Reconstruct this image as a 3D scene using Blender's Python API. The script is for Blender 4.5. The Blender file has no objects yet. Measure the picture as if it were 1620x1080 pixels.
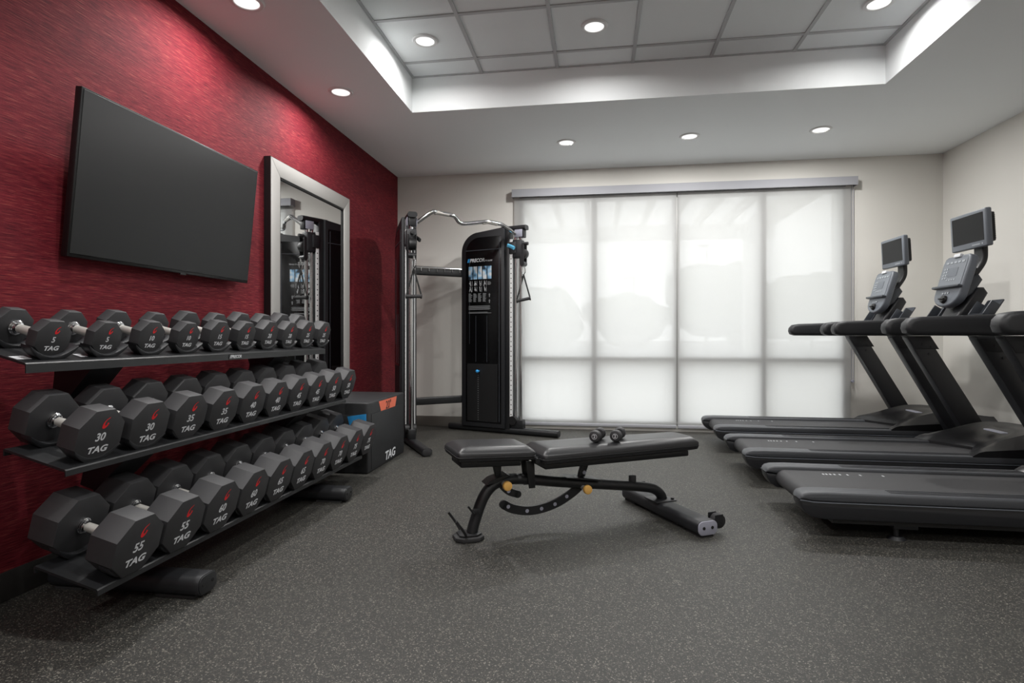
import bpy, bmesh, math, random
from mathutils import Vector, Matrix
from math import sin, cos, pi, radians as R

S = bpy.context.scene
COL = S.collection
random.seed(7)

# ------------------------------------------------------------------ camera, world, exposure
H = 0.985
cam_d = bpy.data.cameras.new('camera')
cam = bpy.data.objects.new('camera', cam_d)
COL.objects.link(cam)
cam.location = (0, 0, H)
cam.rotation_euler = (R(90), 0, math.atan(134 / 894))
cam_d.sensor_width = 36
cam_d.lens = 36 * 894 / 1620
cam_d.shift_y = -9 / 1620
cam_d.clip_start = 0.02
S.camera = cam

SKY = 3.65
world = bpy.data.worlds.new('overcast_sky')
S.world = world
world.use_nodes = True
bg = world.node_tree.nodes['Background']
bg.inputs['Color'].default_value = (0.97, 0.985, 1.0, 1)
bg.inputs['Strength'].default_value = SKY

S.view_settings.view_transform = 'Standard'
S.view_settings.look = 'None'
S.view_settings.gamma = 1
S.view_settings.exposure = 0.0
S.view_settings.use_curve_mapping = False
S.cycles.use_denoising = True
S.cycles.max_bounces = 12
S.cycles.transparent_max_bounces = 16
S.cycles.sample_clamp_indirect = 6

LAMP_SOFFIT = 19.0
LAMP_BACK = 24.0
LAMP_TRAY = 9.0
LAMP_UNSEEN = 22.0

# ------------------------------------------------------------------ materials
def lin(r, g, b):
    f = lambda c: (c / 255 / 12.92) if c / 255 <= 0.04045 else ((c / 255 + 0.055) / 1.055) ** 2.4
    return (f(r), f(g), f(b), 1)

def mat(name, col, rough=0.5, metal=0.0, bump=0.0, bscale=200.0, vary=0.0, coat=0.0, spec=0.5):
    m = bpy.data.materials.new(name)
    m.use_nodes = True
    nt = m.node_tree
    p = nt.nodes['Principled BSDF']
    c = lin(*col)
    p.inputs['Base Color'].default_value = c
    p.inputs['Roughness'].default_value = rough
    p.inputs['Metallic'].default_value = metal
    p.inputs['Specular IOR Level'].default_value = spec
    if coat:
        p.inputs['Coat Weight'].default_value = coat
        p.inputs['Coat Roughness'].default_value = 0.08
    tc = nt.nodes.new('ShaderNodeTexCoord')
    if vary:
        n = nt.nodes.new('ShaderNodeTexNoise')
        n.inputs['Scale'].default_value = 9
        n.inputs['Detail'].default_value = 5
        nt.links.new(tc.outputs['Object'], n.inputs['Vector'])
        r = nt.nodes.new('ShaderNodeValToRGB')
        r.color_ramp.elements[0].position = 0.3
        r.color_ramp.elements[1].position = 0.7
        r.color_ramp.elements[0].color = tuple(v * (1 - vary) for v in c[:3]) + (1,)
        r.color_ramp.elements[1].color = tuple(min(1, v * (1 + vary)) for v in c[:3]) + (1,)
        nt.links.new(n.outputs['Fac'], r.inputs['Fac'])
        nt.links.new(r.outputs['Color'], p.inputs['Base Color'])
    if bump:
        n = nt.nodes.new('ShaderNodeTexNoise')
        n.inputs['Scale'].default_value = bscale
        n.inputs['Detail'].default_value = 3
        nt.links.new(tc.outputs['Object'], n.inputs['Vector'])
        b = nt.nodes.new('ShaderNodeBump')
        b.inputs['Strength'].default_value = bump
        b.inputs['Distance'].default_value = 0.002
        nt.links.new(n.outputs['Fac'], b.inputs['Height'])
        nt.links.new(b.outputs['Normal'], p.inputs['Normal'])
    return m

M = {}
M['ceiling'] = mat('ceiling_paint', (240, 243, 244), 0.9, bump=0.05, bscale=300)
M['tile'] = mat('ceiling_tile', (237, 240, 241), 0.95, bump=0.35, bscale=260)
M['grid'] = mat('grid_metal', (185, 186, 188), 0.6)
M['wall'] = mat('wall_vinyl', (219, 217, 211), 0.8, bump=0.12, bscale=120)
M['base'] = mat('baseboard_vinyl', (40, 38, 37), 0.6)
M['basegrey'] = mat('baseboard_grey', (98, 94, 88), 0.6)
M['trim_white'] = mat('light_trim', (225, 225, 225), 0.5)
M['alu'] = mat('window_aluminium', (150, 150, 148), 0.45, metal=0.0)
M['fascia'] = mat('fascia_grey', (158, 159, 164), 0.75, spec=0.2)
M['black'] = mat('black_powdercoat', (26, 27, 29), 0.42, bump=0.06, bscale=500)
M['black2'] = mat('black_plastic', (30, 31, 34), 0.5, bump=0.1, bscale=600)
M['tread'] = mat('treadmill_plastic', (35, 36, 39), 0.4, bump=0.06, bscale=500)
M['rail'] = mat('treadmill_rail', (68, 70, 74), 0.45, bump=0.12, bscale=300)
M['hood'] = mat('hood_plastic', (28, 28, 30), 0.32)
M['belt'] = mat('belt_rubber', (52, 52, 54), 0.6, bump=0.3, bscale=700)
M['console'] = mat('console_grey', (98, 103, 110), 0.4)
M['console_dark'] = mat('console_dark', (62, 66, 72), 0.4)
M['keypad'] = mat('keypad_overlay', (112, 117, 123), 0.45)
M['button'] = mat('button_grey', (150, 155, 160), 0.5)
M['screen'] = mat('screen_glass', (13, 13, 14), 0.25, spec=0.15)
M['tvscreen'] = mat('tv_screen', (20, 20, 21), 0.32, spec=0.28)
M['tvframe'] = mat('tv_frame', (14, 14, 15), 0.35)
M['gloss'] = mat('smoked_panel', (13, 13, 14), 0.22, spec=0.25)
M['chrome'] = mat('chrome', (215, 216, 218), 0.12, metal=1.0)
M['steel'] = mat('brushed_steel', (205, 202, 196), 0.35, metal=0.55)
M['silver'] = mat('silver_frame', (166, 164, 161), 0.45, metal=0.4)
M['mirror'] = mat('mirror_glass', (238, 240, 240), 0.015, metal=1.0)
M['urethane'] = mat('urethane_head', (47, 47, 49), 0.55, bump=0.1, bscale=400, vary=0.08)
M['print'] = mat('white_print', (205, 207, 210), 0.6)
M['red'] = mat('red_print', (215, 24, 32), 0.55)
M['vinyl'] = mat('bench_vinyl', (36, 36, 38), 0.36, bump=0.12, bscale=250)
M['cap'] = mat('grey_cap', (150, 151, 164), 0.5)
M['hole'] = mat('dark_hole', (8, 8, 8), 0.8)
M['yellow'] = mat('yellow_knob', (222, 172, 92), 0.5)
M['orange'] = mat('orange_label', (222, 112, 84), 0.6)
M['blue'] = mat('blue_print', (48, 150, 215), 0.5)
M['bluegrip'] = mat('blue_grip', (92, 172, 208), 0.4)
M['foam'] = mat('plyo_foam', (31, 32, 34), 0.55, bump=0.15, bscale=200)
M['webbing'] = mat('webbing', (28, 28, 28), 0.8)
M['grip'] = mat('rubber_grip', (38, 38, 39), 0.7)
M['strip'] = mat('perforated_strip', (228, 229, 229), 0.4)
M['text_grey'] = mat('small_print', (140, 142, 144), 0.6)
M['stack'] = mat('stack_plates', (20, 20, 21), 0.5)
M['ext_white'] = mat('exterior_white', (225, 224, 220), 0.8)
M['stone'] = mat('exterior_stone', (196, 190, 180), 0.9, vary=0.2)
M['asphalt'] = mat('asphalt', (120, 120, 120), 0.9, vary=0.15)
M['concrete'] = mat('concrete', (190, 188, 184), 0.9, vary=0.08)
M['leaf'] = mat('foliage', (70, 88, 58), 0.8, vary=0.35)
M['bark'] = mat('bark', (80, 70, 60), 0.9)
M['pole'] = mat('lamp_pole', (110, 112, 115), 0.5)

# red grasscloth wallpaper
def grasscloth():
    m = bpy.data.materials.new('red_grasscloth')
    m.use_nodes = True
    nt = m.node_tree
    p = nt.nodes['Principled BSDF']
    p.inputs['Roughness'].default_value = 0.75
    p.inputs['Specular IOR Level'].default_value = 0.2
    tc = nt.nodes.new('ShaderNodeTexCoord')
    mp = nt.nodes.new('ShaderNodeMapping')
    mp.inputs['Scale'].default_value = (1, 14, 330)
    nt.links.new(tc.outputs['Object'], mp.inputs['Vector'])
    n1 = nt.nodes.new('ShaderNodeTexNoise')
    n1.inputs['Scale'].default_value = 1.0
    n1.inputs['Detail'].default_value = 4
    n1.inputs['Roughness'].default_value = 0.65
    nt.links.new(mp.outputs['Vector'], n1.inputs['Vector'])
    r1 = nt.nodes.new('ShaderNodeValToRGB')
    cr = r1.color_ramp
    cr.elements[0].position = 0.30
    cr.elements[0].color = lin(64, 13, 23)
    cr.elements[1].position = 0.76
    cr.elements[1].color = lin(152, 98, 80)
    e = cr.elements.new(0.44); e.color = lin(96, 21, 32)
    e = cr.elements.new(0.56); e.color = lin(116, 31, 40)
    e = cr.elements.new(0.66); e.color = lin(132, 60, 55)
    nt.links.new(n1.outputs['Fac'], r1.inputs['Fac'])
    mp2 = nt.nodes.new('ShaderNodeMapping')
    mp2.inputs['Scale'].default_value = (1, 1.3, 9)
    nt.links.new(tc.outputs['Object'], mp2.inputs['Vector'])
    n2 = nt.nodes.new('ShaderNodeTexNoise')
    n2.inputs['Scale'].default_value = 1.0
    n2.inputs['Detail'].default_value = 3
    nt.links.new(mp2.outputs['Vector'], n2.inputs['Vector'])
    r2 = nt.nodes.new('ShaderNodeValToRGB')
    r2.color_ramp.elements[0].position = 0.35
    r2.color_ramp.elements[0].color = (0.78, 0.72, 0.80, 1)
    r2.color_ramp.elements[1].position = 0.65
    r2.color_ramp.elements[1].color = (1.0, 1.0, 1.0, 1)
    nt.links.new(n2.outputs['Fac'], r2.inputs['Fac'])
    mx = nt.nodes.new('ShaderNodeMix')
    mx.data_type = 'RGBA'
    mx.blend_type = 'MULTIPLY'
    mx.inputs['Factor'].default_value = 1
    nt.links.new(r1.outputs['Color'], mx.inputs['A'])
    nt.links.new(r2.outputs['Color'], mx.inputs['B'])
    nt.links.new(mx.outputs['Result'], p.inputs['Base Color'])
    b = nt.nodes.new('ShaderNodeBump')
    b.inputs['Strength'].default_value = 0.35
    b.inputs['Distance'].default_value = 0.003
    nt.links.new(n1.outputs['Fac'], b.inputs['Height'])
    nt.links.new(b.outputs['Normal'], p.inputs['Normal'])
    return m
M['red_wall'] = grasscloth()

def rubber_floor():
    m = bpy.data.materials.new('speckled_rubber')
    m.use_nodes = True
    nt = m.node_tree
    p = nt.nodes['Principled BSDF']
    p.inputs['Roughness'].default_value = 0.55
    p.inputs['Specular IOR Level'].default_value = 0.4
    tc = nt.nodes.new('ShaderNodeTexCoord')
    nz = nt.nodes.new('ShaderNodeTexNoise')
    nz.inputs['Scale'].default_value = 90
    nt.links.new(tc.outputs['Object'], nz.inputs['Vector'])
    add = nt.nodes.new('ShaderNodeMix')
    add.data_type = 'VECTOR'
    add.inputs['Factor'].default_value = 0.012
    nt.links.new(tc.outputs['Object'], add.inputs[4])
    nt.links.new(nz.outputs['Color'], add.inputs[5])
    v = nt.nodes.new('ShaderNodeTexVoronoi')
    v.inputs['Scale'].default_value = 300
    nt.links.new(add.outputs[1], v.inputs['Vector'])
    sep = nt.nodes.new('ShaderNodeSeparateColor')
    nt.links.new(v.outputs['Color'], sep.inputs['Color'])
    r = nt.nodes.new('ShaderNodeValToRGB')
    r.color_ramp.interpolation = 'CONSTANT'
    r.color_ramp.elements[0].position = 0
    r.color_ramp.elements[0].color = lin(42, 42, 40)
    r.color_ramp.elements[1].position = 0.93
    r.color_ramp.elements[1].color = lin(116, 113, 105)
    e = r.color_ramp.elements.new(0.5); e.color = lin(51, 50, 47)
    e = r.color_ramp.elements.new(0.8); e.color = lin(75, 73, 67)
    nt.links.new(sep.outputs['Red'], r.inputs['Fac'])
    nt.links.new(r.outputs['Color'], p.inputs['Base Color'])
    n2 = nt.nodes.new('ShaderNodeTexNoise')
    n2.inputs['Scale'].default_value = 350
    nt.links.new(tc.outputs['Object'], n2.inputs['Vector'])
    b = nt.nodes.new('ShaderNodeBump')
    b.inputs['Strength'].default_value = 0.25
    b.inputs['Distance'].default_value = 0.002
    nt.links.new(n2.outputs['Fac'], b.inputs['Height'])
    nt.links.new(b.outputs['Normal'], p.inputs['Normal'])
    return m
M['floor'] = rubber_floor()

def shade_fabric():
    m = bpy.data.materials.new('shade_fabric')
    m.use_nodes = True
    nt = m.node_tree
    nt.nodes.remove(nt.nodes['Principled BSDF'])
    out = nt.nodes['Material Output']
    tr = nt.nodes.new('ShaderNodeBsdfTranslucent')
    tr.inputs['Color'].default_value = (0.60, 0.60, 0.598, 1)
    df = nt.nodes.new('ShaderNodeBsdfDiffuse')
    df.inputs['Color'].default_value = (0.75, 0.75, 0.745, 1)
    m1 = nt.nodes.new('ShaderNodeMixShader')
    m1.inputs['Fac'].default_value = 0.30
    nt.links.new(tr.outputs[0], m1.inputs[1])
    nt.links.new(df.outputs[0], m1.inputs[2])
    tp = nt.nodes.new('ShaderNodeBsdfTransparent')
    m2 = nt.nodes.new('ShaderNodeMixShader')
    m2.inputs['Fac'].default_value = 0.04
    nt.links.new(m1.outputs[0], m2.inputs[1])
    nt.links.new(tp.outputs[0], m2.inputs[2])
    nt.links.new(m2.outputs[0], out.inputs['Surface'])
    return m
M['shade'] = shade_fabric()

def pane_glass():
    m = bpy.data.materials.new('window_glass')
    m.use_nodes = True
    nt = m.node_tree
    nt.nodes.remove(nt.nodes['Principled BSDF'])
    out = nt.nodes['Material Output']
    tp = nt.nodes.new('ShaderNodeBsdfTransparent')
    tp.inputs['Color'].default_value = (0.96, 0.97, 0.965, 1)
    gl = nt.nodes.new('ShaderNodeBsdfGlossy')
    gl.inputs['Roughness'].default_value = 0.02
    mx = nt.nodes.new('ShaderNodeMixShader')
    mx.inputs['Fac'].default_value = 0.04
    nt.links.new(tp.outputs[0], mx.inputs[1])
    nt.links.new(gl.outputs[0], mx.inputs[2])
    nt.links.new(mx.outputs[0], out.inputs['Surface'])
    return m
M['glass'] = pane_glass()

def lens_mat():
    m = bpy.data.materials.new('lamp_lens')
    m.use_nodes = True
    p = m.node_tree.nodes['Principled BSDF']
    p.inputs['Base Color'].default_value = (0.9, 0.9, 0.9, 1)
    p.inputs['Emission Color'].default_value = (1, 0.985, 0.96, 1)
    p.inputs['Emission Strength'].default_value = 1.0
    return m
M['lens'] = lens_mat()

def photo_mat(seed):
    m = bpy.data.materials.new('placard_photo')
    m.use_nodes = True
    nt = m.node_tree
    p = nt.nodes['Principled BSDF']
    p.inputs['Roughness'].default_value = 0.4
    tc = nt.nodes.new('ShaderNodeTexCoord')
    mp = nt.nodes.new('ShaderNodeMapping')
    mp.inputs['Location'].default_value = (seed * 3.1, seed * 1.7, 0)
    nt.links.new(tc.outputs['Object'], mp.inputs['Vector'])
    n = nt.nodes.new('ShaderNodeTexNoise')
    n.inputs['Scale'].default_value = 14
    n.inputs['Detail'].default_value = 1
    nt.links.new(mp.outputs['Vector'], n.inputs['Vector'])
    r = nt.nodes.new('ShaderNodeValToRGB')
    r.color_ramp.interpolation = 'EASE'
    r.color_ramp.elements[0].position = 0.36
    r.color_ramp.elements[0].color = lin(40, 55, 70)
    r.color_ramp.elements[1].position = 0.62
    r.color_ramp.elements[1].color = lin(220, 226, 230)
    e = r.color_ramp.elements.new(0.44); e.color = lin(120, 165, 200)
    e = r.color_ramp.elements.new(0.54); e.color = lin(165, 200, 225)
    nt.links.new(n.outputs['Fac'], r.inputs['Fac'])
    nt.links.new(r.outputs['Color'], p.inputs['Base Color'])
    return m

# ------------------------------------------------------------------ mesh helpers
def tag(o, label=None, cat=None, group=None, kind=None):
    if label: o['label'] = label
    if cat: o['category'] = cat
    if group: o['group'] = group
    if kind: o['kind'] = kind
    return o

def empty(name, loc=(0, 0, 0), rz=0.0):
    o = bpy.data.objects.new(name, None)
    o.empty_display_size = 0.1
    o.location = loc
    o.rotation_euler = (0, 0, rz)
    COL.objects.link(o)
    return o

def link(name, me, parent=None):
    o = bpy.data.objects.new(name, me)
    COL.objects.link(o)
    if parent is not None:
        o.parent = parent
    return o

class MB:
    """collects shapes into one bmesh"""
    def __init__(s):
        s.bm = bmesh.new()
    def _merge(s, b):
        me = bpy.data.meshes.new('tmp')
        b.to_mesh(me); b.free()
        s.bm.from_mesh(me)
        bpy.data.meshes.remove(me)
    def box(s, lo, hi, bev=0.0, seg=2, mx=None):
        b = bmesh.new()
        bmesh.ops.create_cube(b, size=1)
        lo = Vector(lo); hi = Vector(hi)
        d = hi - lo; c = (hi + lo) / 2
        for v in b.verts:
            v.co = Vector((v.co.x * d.x, v.co.y * d.y, v.co.z * d.z)) + c
        if bev:
            bmesh.ops.bevel(b, geom=b.edges[:], offset=bev, segments=seg, affect='EDGES', profile=0.5)
        if mx is not None:
            bmesh.ops.transform(b, matrix=mx, verts=b.verts[:])
        s._merge(b)
        return s
    def prism(s, pts, a, b_, axis='y', bev=0.0, seg=2, mx=None):
        """2-D outline extruded between a and b_ along axis; pts are (x,z) for y, (y,z) for x, (x,y) for z"""
        b = bmesh.new()
        def P(p, t):
            if axis == 'y': return (p[0], t, p[1])
            if axis == 'x': return (t, p[0], p[1])
            return (p[0], p[1], t)
        v0 = [b.verts.new(P(p, a)) for p in pts]
        v1 = [b.verts.new(P(p, b_)) for p in pts]
        n = len(pts)
        f0 = b.faces.new(v0); f1 = b.faces.new(v1)
        for i in range(n):
            b.faces.new((v0[i], v0[(i + 1) % n], v1[(i + 1) % n], v1[i]))
        bmesh.ops.recalc_face_normals(b, faces=b.faces[:])
        if bev:
            eds = [e for e in b.edges if (e in f0.edges) or (e in f1.edges)]
            bmesh.ops.bevel(b, geom=eds, offset=bev, segments=seg, affect='EDGES', profile=0.5)
        if mx is not None:
            bmesh.ops.transform(b, matrix=mx, verts=b.verts[:])
        s._merge(b)
        return s
    def cyl(s, p, q, r, r2=None, n=20, bev=0.0):
        p = Vector(p); q = Vector(q)
        d = q - p
        b = bmesh.new()
        bmesh.ops.create_cone(b, cap_ends=True, segments=n, radius1=r, radius2=r if r2 is None else r2, depth=d.length)
        if bev:
            eds = [e for e in b.edges if abs(e.verts[0].co.z - e.verts[1].co.z) < 1e-6]
            bmesh.ops.bevel(b, geom=eds, offset=bev, segments=2, affect='EDGES', profile=0.5)
        rot = Vector((0, 0, 1)).rotation_difference(d.normalized()).to_matrix().to_4x4()
        bmesh.ops.transform(b, matrix=Matrix.Translation((p + q) / 2) @ rot, verts=b.verts[:])
        s._merge(b)
        return s
    def tube(s, path, prof, up=(0, 0, 1), caps=True):
        """sweep: prof is a radius or a list of (a, b) offsets along (side, up) axes"""
        pts = [Vector(p) for p in path]
        if not isinstance(prof, list):
            r = prof
            prof = [(r * cos(2 * pi * k / 14), r * sin(2 * pi * k / 14)) for k in range(14)]
        rings = []
        upv = Vector(up)
        b = s.bm
        for i, p in enumerate(pts):
            if i == 0: t = pts[1] - pts[0]
            elif i == len(pts) - 1: t = pts[-1] - pts[-2]
            else: t = (pts[i] - pts[i - 1]).normalized() + (pts[i + 1] - pts[i]).normalized()
            t.normalize()
            side = t.cross(upv)
            if side.length < 1e-4:
                side = Vector((0, 1, 0)).cross(t)
            side.normalize()
            u = side.cross(t).normalized()
            k = 1.0
            if 0 < i < len(pts) - 1:
                ca = max(0.5, (pts[i] - pts[i - 1]).normalized().dot(t))
                k = 1 / ca
            rings.append([b.verts.new(p + side * a + u * (c * (k if abs(u.dot(upv)) > 0.0 else 1))) for a, c in prof])
        n = len(prof)
        for i in range(len(rings) - 1):
            for j in range(n):
                b.faces.new((rings[i][j], rings[i][(j + 1) % n], rings[i + 1][(j + 1) % n], rings[i + 1][j]))
        if caps:
            b.faces.new(rings[0][::-1]); b.faces.new(rings[-1])
        return s
    def sphere(s, c, r, sc=(1, 1, 1), sub=2):
        b = bmesh.new()
        bmesh.ops.create_icosphere(b, subdivisions=sub, radius=r)
        for v in b.verts:
            v.co = Vector((v.co.x * sc[0], v.co.y * sc[1], v.co.z * sc[2])) + Vector(c)
        s._merge(b)
        return s
    def quad(s, a, b, c, d):
        vs = [s.bm.verts.new(p) for p in (a, b, c, d)]
        s.bm.faces.new(vs)
        return s
    def poly(s, pts):
        s.bm.faces.new([s.bm.verts.new(p) for p in pts])
        return s
    def mesh(s, name, m, mx=None, smooth=True, ang=35):
        bm = s.bm
        if mx is not None:
            bmesh.ops.transform(bm, matrix=mx, verts=bm.verts[:])
        bmesh.ops.recalc_face_normals(bm, faces=bm.faces[:])
        me = bpy.data.meshes.new(name)
        bm.to_mesh(me); bm.free()
        me.materials.append(m)
        if smooth:
            me.shade_smooth()
            me.set_sharp_from_angle(angle=R(ang))
        return me
    def build(s, name, m, parent=None, mx=None, smooth=True, ang=35):
        return link(name, s.mesh(name, m, mx, smooth, ang), parent)

def box(name, lo, hi, m, parent=None, bev=0.0, mx=None, seg=2):
    return MB().box(lo, hi, bev, seg).build(name, m, parent, mx)

def rrect(w, h, r, n=5, cx=0, cy=0):
    pts = []
    for (sx, sy, a0) in ((1, 1, 0), (-1, 1, 90), (-1, -1, 180), (1, -1, 270)):
        for k in range(n + 1):
            a = R(a0 + 90 * k / n)
            pts.append((cx + sx * (w / 2 - r) + r * cos(a), cy + sy * (h / 2 - r) + r * sin(a)))
    return pts

def smooth_path(pts, sub=6):
    """Catmull-Rom through the points"""
    P = [Vector(p) for p in pts]
    out = []
    for i in range(len(P) - 1):
        p0 = P[max(i - 1, 0)]; p1 = P[i]; p2 = P[i + 1]; p3 = P[min(i + 2, len(P) - 1)]
        for k in range(sub):
            t = k / sub
            out.append(0.5 * ((2 * p1) + (p2 - p0) * t + (2 * p0 - 5 * p1 + 4 * p2 - p3) * t * t + (3 * p1 - p0 - 3 * p2 + p3) * t ** 3))
    out.append(P[-1])
    return out

_txt = {}
def text_mesh(s, size, shear=0.0, bold=0.0, m=None, wide=1.0, ext=0.0003):
    key = (s, size, shear, bold, m.name, wide)
    if key in _txt: return _txt[key]
    cu = bpy.data.curves.new('txt', 'FONT')
    cu.body = s
    cu.size = size
    cu.shear = shear
    cu.offset = bold * size
    cu.extrude = ext
    cu.align_x = 'CENTER'
    cu.align_y = 'CENTER'
    cu.resolution_u = 3
    o = bpy.data.objects.new('txt', cu)
    COL.objects.link(o)
    dg = bpy.context.evaluated_depsgraph_get()
    me = bpy.data.meshes.new_from_object(o.evaluated_get(dg))
    bpy.data.objects.remove(o)
    bpy.data.curves.remove(cu)
    for v in me.vertices:
        v.co.x *= wide
    me.name = 'lettering'
    me.materials.clear()
    me.materials.append(m)
    _txt[key] = me
    return me

def place(name, me, parent, mx):
    o = link(name, me, parent)
    o.matrix_local = mx
    return o

def basis(o, x, y):
    """matrix taking local x,y (flat print) to the given directions at o"""
    x = Vector(x).normalized(); y = Vector(y).normalized(); z = x.cross(y)
    m = Matrix((x, y, z)).transposed().to_4x4()
    m.translation = Vector(o)
    return m

def struct(o):
    o['kind'] = 'structure'
    return o

# ------------------------------------------------------------------ the room
XL, XR, YB, YF, ZC = -2.18, 3.30, 6.0, -2.6, 2.74
ZT = 3.01
TX0, TX1, TY0, TY1 = -1.435, 1.99, -0.4, 4.28      # the raised tray
WX0, WX1, WZ0, WZ1 = -0.82, 2.43, 0.06, 2.47       # the window opening

struct(box('floor', (XL - .1, YF - .1, -0.08), (XR + .1, YB + .1, 0), M['floor']))
struct(box('wall_left', (XL - .12, YF - .1, 0), (XL, YB + .14, ZC), M['red_wall']))
struct(box('wall_right', (XR, YF - .1, 0), (XR + .12, YB + .14, ZC), M['wall']))
struct(box('wall_front', (XL, YF - .12, 0), (XR, YF, ZC), M['wall']))
wb = MB()
wb.box((XL, YB, 0), (WX0, YB + .14, ZC))
wb.box((WX1, YB, 0), (XR, YB + .14, ZC))
wb.box((WX0, YB, WZ1), (WX1, YB + .14, ZC))
wb.box((WX0, YB, 0), (WX1, YB + .14, WZ0))
struct(wb.build('wall_back', M['wall'], smooth=False))

cl = MB()
cl.box((XL - .1, YF - .1, ZC), (TX0, YB + .14, ZC + .1))
cl.box((TX1, YF - .1, ZC), (XR + .1, YB + .14, ZC + .1))
cl.box((TX0, TY1, ZC), (TX1, YB + .14, ZC + .1))
cl.box((TX0, YF - .1, ZC), (TX1, TY0, ZC + .1))
ceil = struct(cl.build('ceiling', M['ceiling'], smooth=False))
tr = MB()
e = .04
tr.box((TX0 - e, TY0 - e, ZC + .1), (TX0, TY1 + e, ZT + .06))
tr.box((TX1, TY0 - e, ZC + .1), (TX1 + e, TY1 + e, ZT + .06))
tr.box((TX0, TY1, ZC + .1), (TX1, TY1 + e, ZT + .06))
tr.box((TX0, TY0 - e, ZC + .1), (TX1, TY0, ZT + .06))
tr.build('tray_side', M['ceiling'], ceil, smooth=False)
box('tray_deck', (TX0 - e, TY0 - e, ZT + .06), (TX1 + e, TY1 + e, ZT + .1), M['grid'], ceil)
gx = [TX0, -0.876, -0.295, 0.264, 0.822, 1.39, TX1]
gy = [TY1]
y = 4.043
while y > TY0:
    gy.append(y); y -= 0.5685
gy.append(TY0)
tmesh = {}
for i in range(len(gx) - 1):
    for j in range(len(gy) - 1):
        w = gx[i + 1] - gx[i] - .024; d = gy[j] - gy[j + 1] - .024
        if d < .05: continue
        k = (round(w, 3), round(d, 3))
        if k not in tmesh:
            tmesh[k] = MB().box((-w / 2, -d / 2, 0), (w / 2, d / 2, .015), .002, 1).mesh('ceiling_tile', M['tile'])
        o = link('ceiling_tile', tmesh[k], ceil)
        o.location = ((gx[i] + gx[i + 1]) / 2, (gy[j] + gy[j + 1]) / 2, ZT + .004)
for x in gx:
    xx = min(max(x, TX0 + .008), TX1 - .008)
    box('grid_bar', (xx - .012, TY0, ZT - .003), (xx + .012, TY1, ZT + .006), M['grid'], ceil)
for y in gy:
    yy = min(max(y, TY0 + .008), TY1 - .008)
    box('grid_bar', (TX0, yy - .012, ZT - .002), (TX1, yy + .012, ZT + .005), M['grid'], ceil)

struct(box('baseboard_left', (XL, YF, 0), (XL + .012, YB, .108), M['base'], bev=.003))
bb = MB(); bb.box((XL + .012, YB - .012, 0), (WX0 - .05, YB, .108), .003); bb.box((WX1 + .05, YB - .012, 0), (XR - .012, YB, .108), .003)
struct(bb.build('baseboard_back', M['basegrey']))
struct(box('baseboard_right', (XR - .012, YF, 0), (XR, YB, .108), M['basegrey'], bev=.003))

# ------------------------------------------------------------------ downlights
def downlight(x, y, z, power, label, spread=180):
    t = empty('downlight', (x, y, z))
    tag(t, label, 'downlight', 'recessed ceiling downlights')
    prof = [(.062, -.003), (.066, -.008), (.082, -.007), (.088, -.001), (.088, .004), (.062, .004)]
    b = bmesh.new(); n = 32
    rings = [[b.verts.new((r * cos(2 * pi * k / n), r * sin(2 * pi * k / n), zz)) for k in range(n)] for r, zz in prof]
    for i in range(len(prof)):
        for k in range(n):
            b.faces.new((rings[i][k], rings[i][(k + 1) % n], rings[(i + 1) % len(prof)][(k + 1) % n], rings[(i + 1) % len(prof)][k]))
    mb = MB(); mb._merge(b)
    mb.build('trim_ring', M['trim_white'], t)
    MB().cyl((0, 0, -.004), (0, 0, .002), .064, n=32).build('lens', M['lens'], t)
    ld = bpy.data.lights.new('lamp', 'AREA')
    ld.shape = 'DISK'; ld.size = .118; ld.energy = power; ld.spread = R(spread)
    ld.color = (1.0, 0.985, 0.965)
    lo = bpy.data.objects.new('lamp', ld)
    COL.objects.link(lo); lo.parent = t; lo.location = (0, 0, -.0075)
    return t

downlight(-1.82, 3.838, ZC, LAMP_SOFFIT, 'round downlight in soffit above the mirror on the red wall', 164)
downlight(-1.82, 2.732, ZC, LAMP_SOFFIT, 'round downlight in soffit above the television, cut by top edge', 164)
downlight(-0.272, 5.145, ZC, LAMP_BACK, 'leftmost of three downlights in soffit before the window')
downlight(0.807, 5.145, ZC, LAMP_BACK, 'middle of three downlights in soffit before the window')
downlight(1.885, 5.145, ZC, LAMP_BACK, 'rightmost of three downlights in soffit before the window')
downlight(-1.166, 3.75, ZT, LAMP_TRAY, 'leftmost downlight in the tiled tray ceiling', 166)
downlight(-0.016, 3.74, ZT, LAMP_TRAY, 'downlight near the middle of the tiled tray ceiling', 166)
downlight(1.70, 3.735, ZT, LAMP_TRAY, 'rightmost downlight in the tiled tray ceiling, at top edge', 166)
for x, y, z, lab in ((-1.82, -0.6, ZC, 'added downlight in the left soffit behind the viewer, out of the picture'),
                     (-1.166, 1.48, ZT, 'added left tray downlight above the viewer, out of the picture'),
                     (-0.016, 1.48, ZT, 'added middle tray downlight above the viewer, out of the picture'),
                     (1.70, 1.48, ZT, 'added right tray downlight above the viewer, out of the picture'),
                     (-0.016, -1.5, ZC, 'added middle downlight in the soffit behind the viewer, out of the picture'),
                     (1.70, -1.5, ZC, 'added right downlight in the soffit behind the viewer, out of the picture')):
    downlight(x, y, z, LAMP_UNSEEN, lab, 170)  # unseen fixtures, added to light the room around and behind the camera

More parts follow.
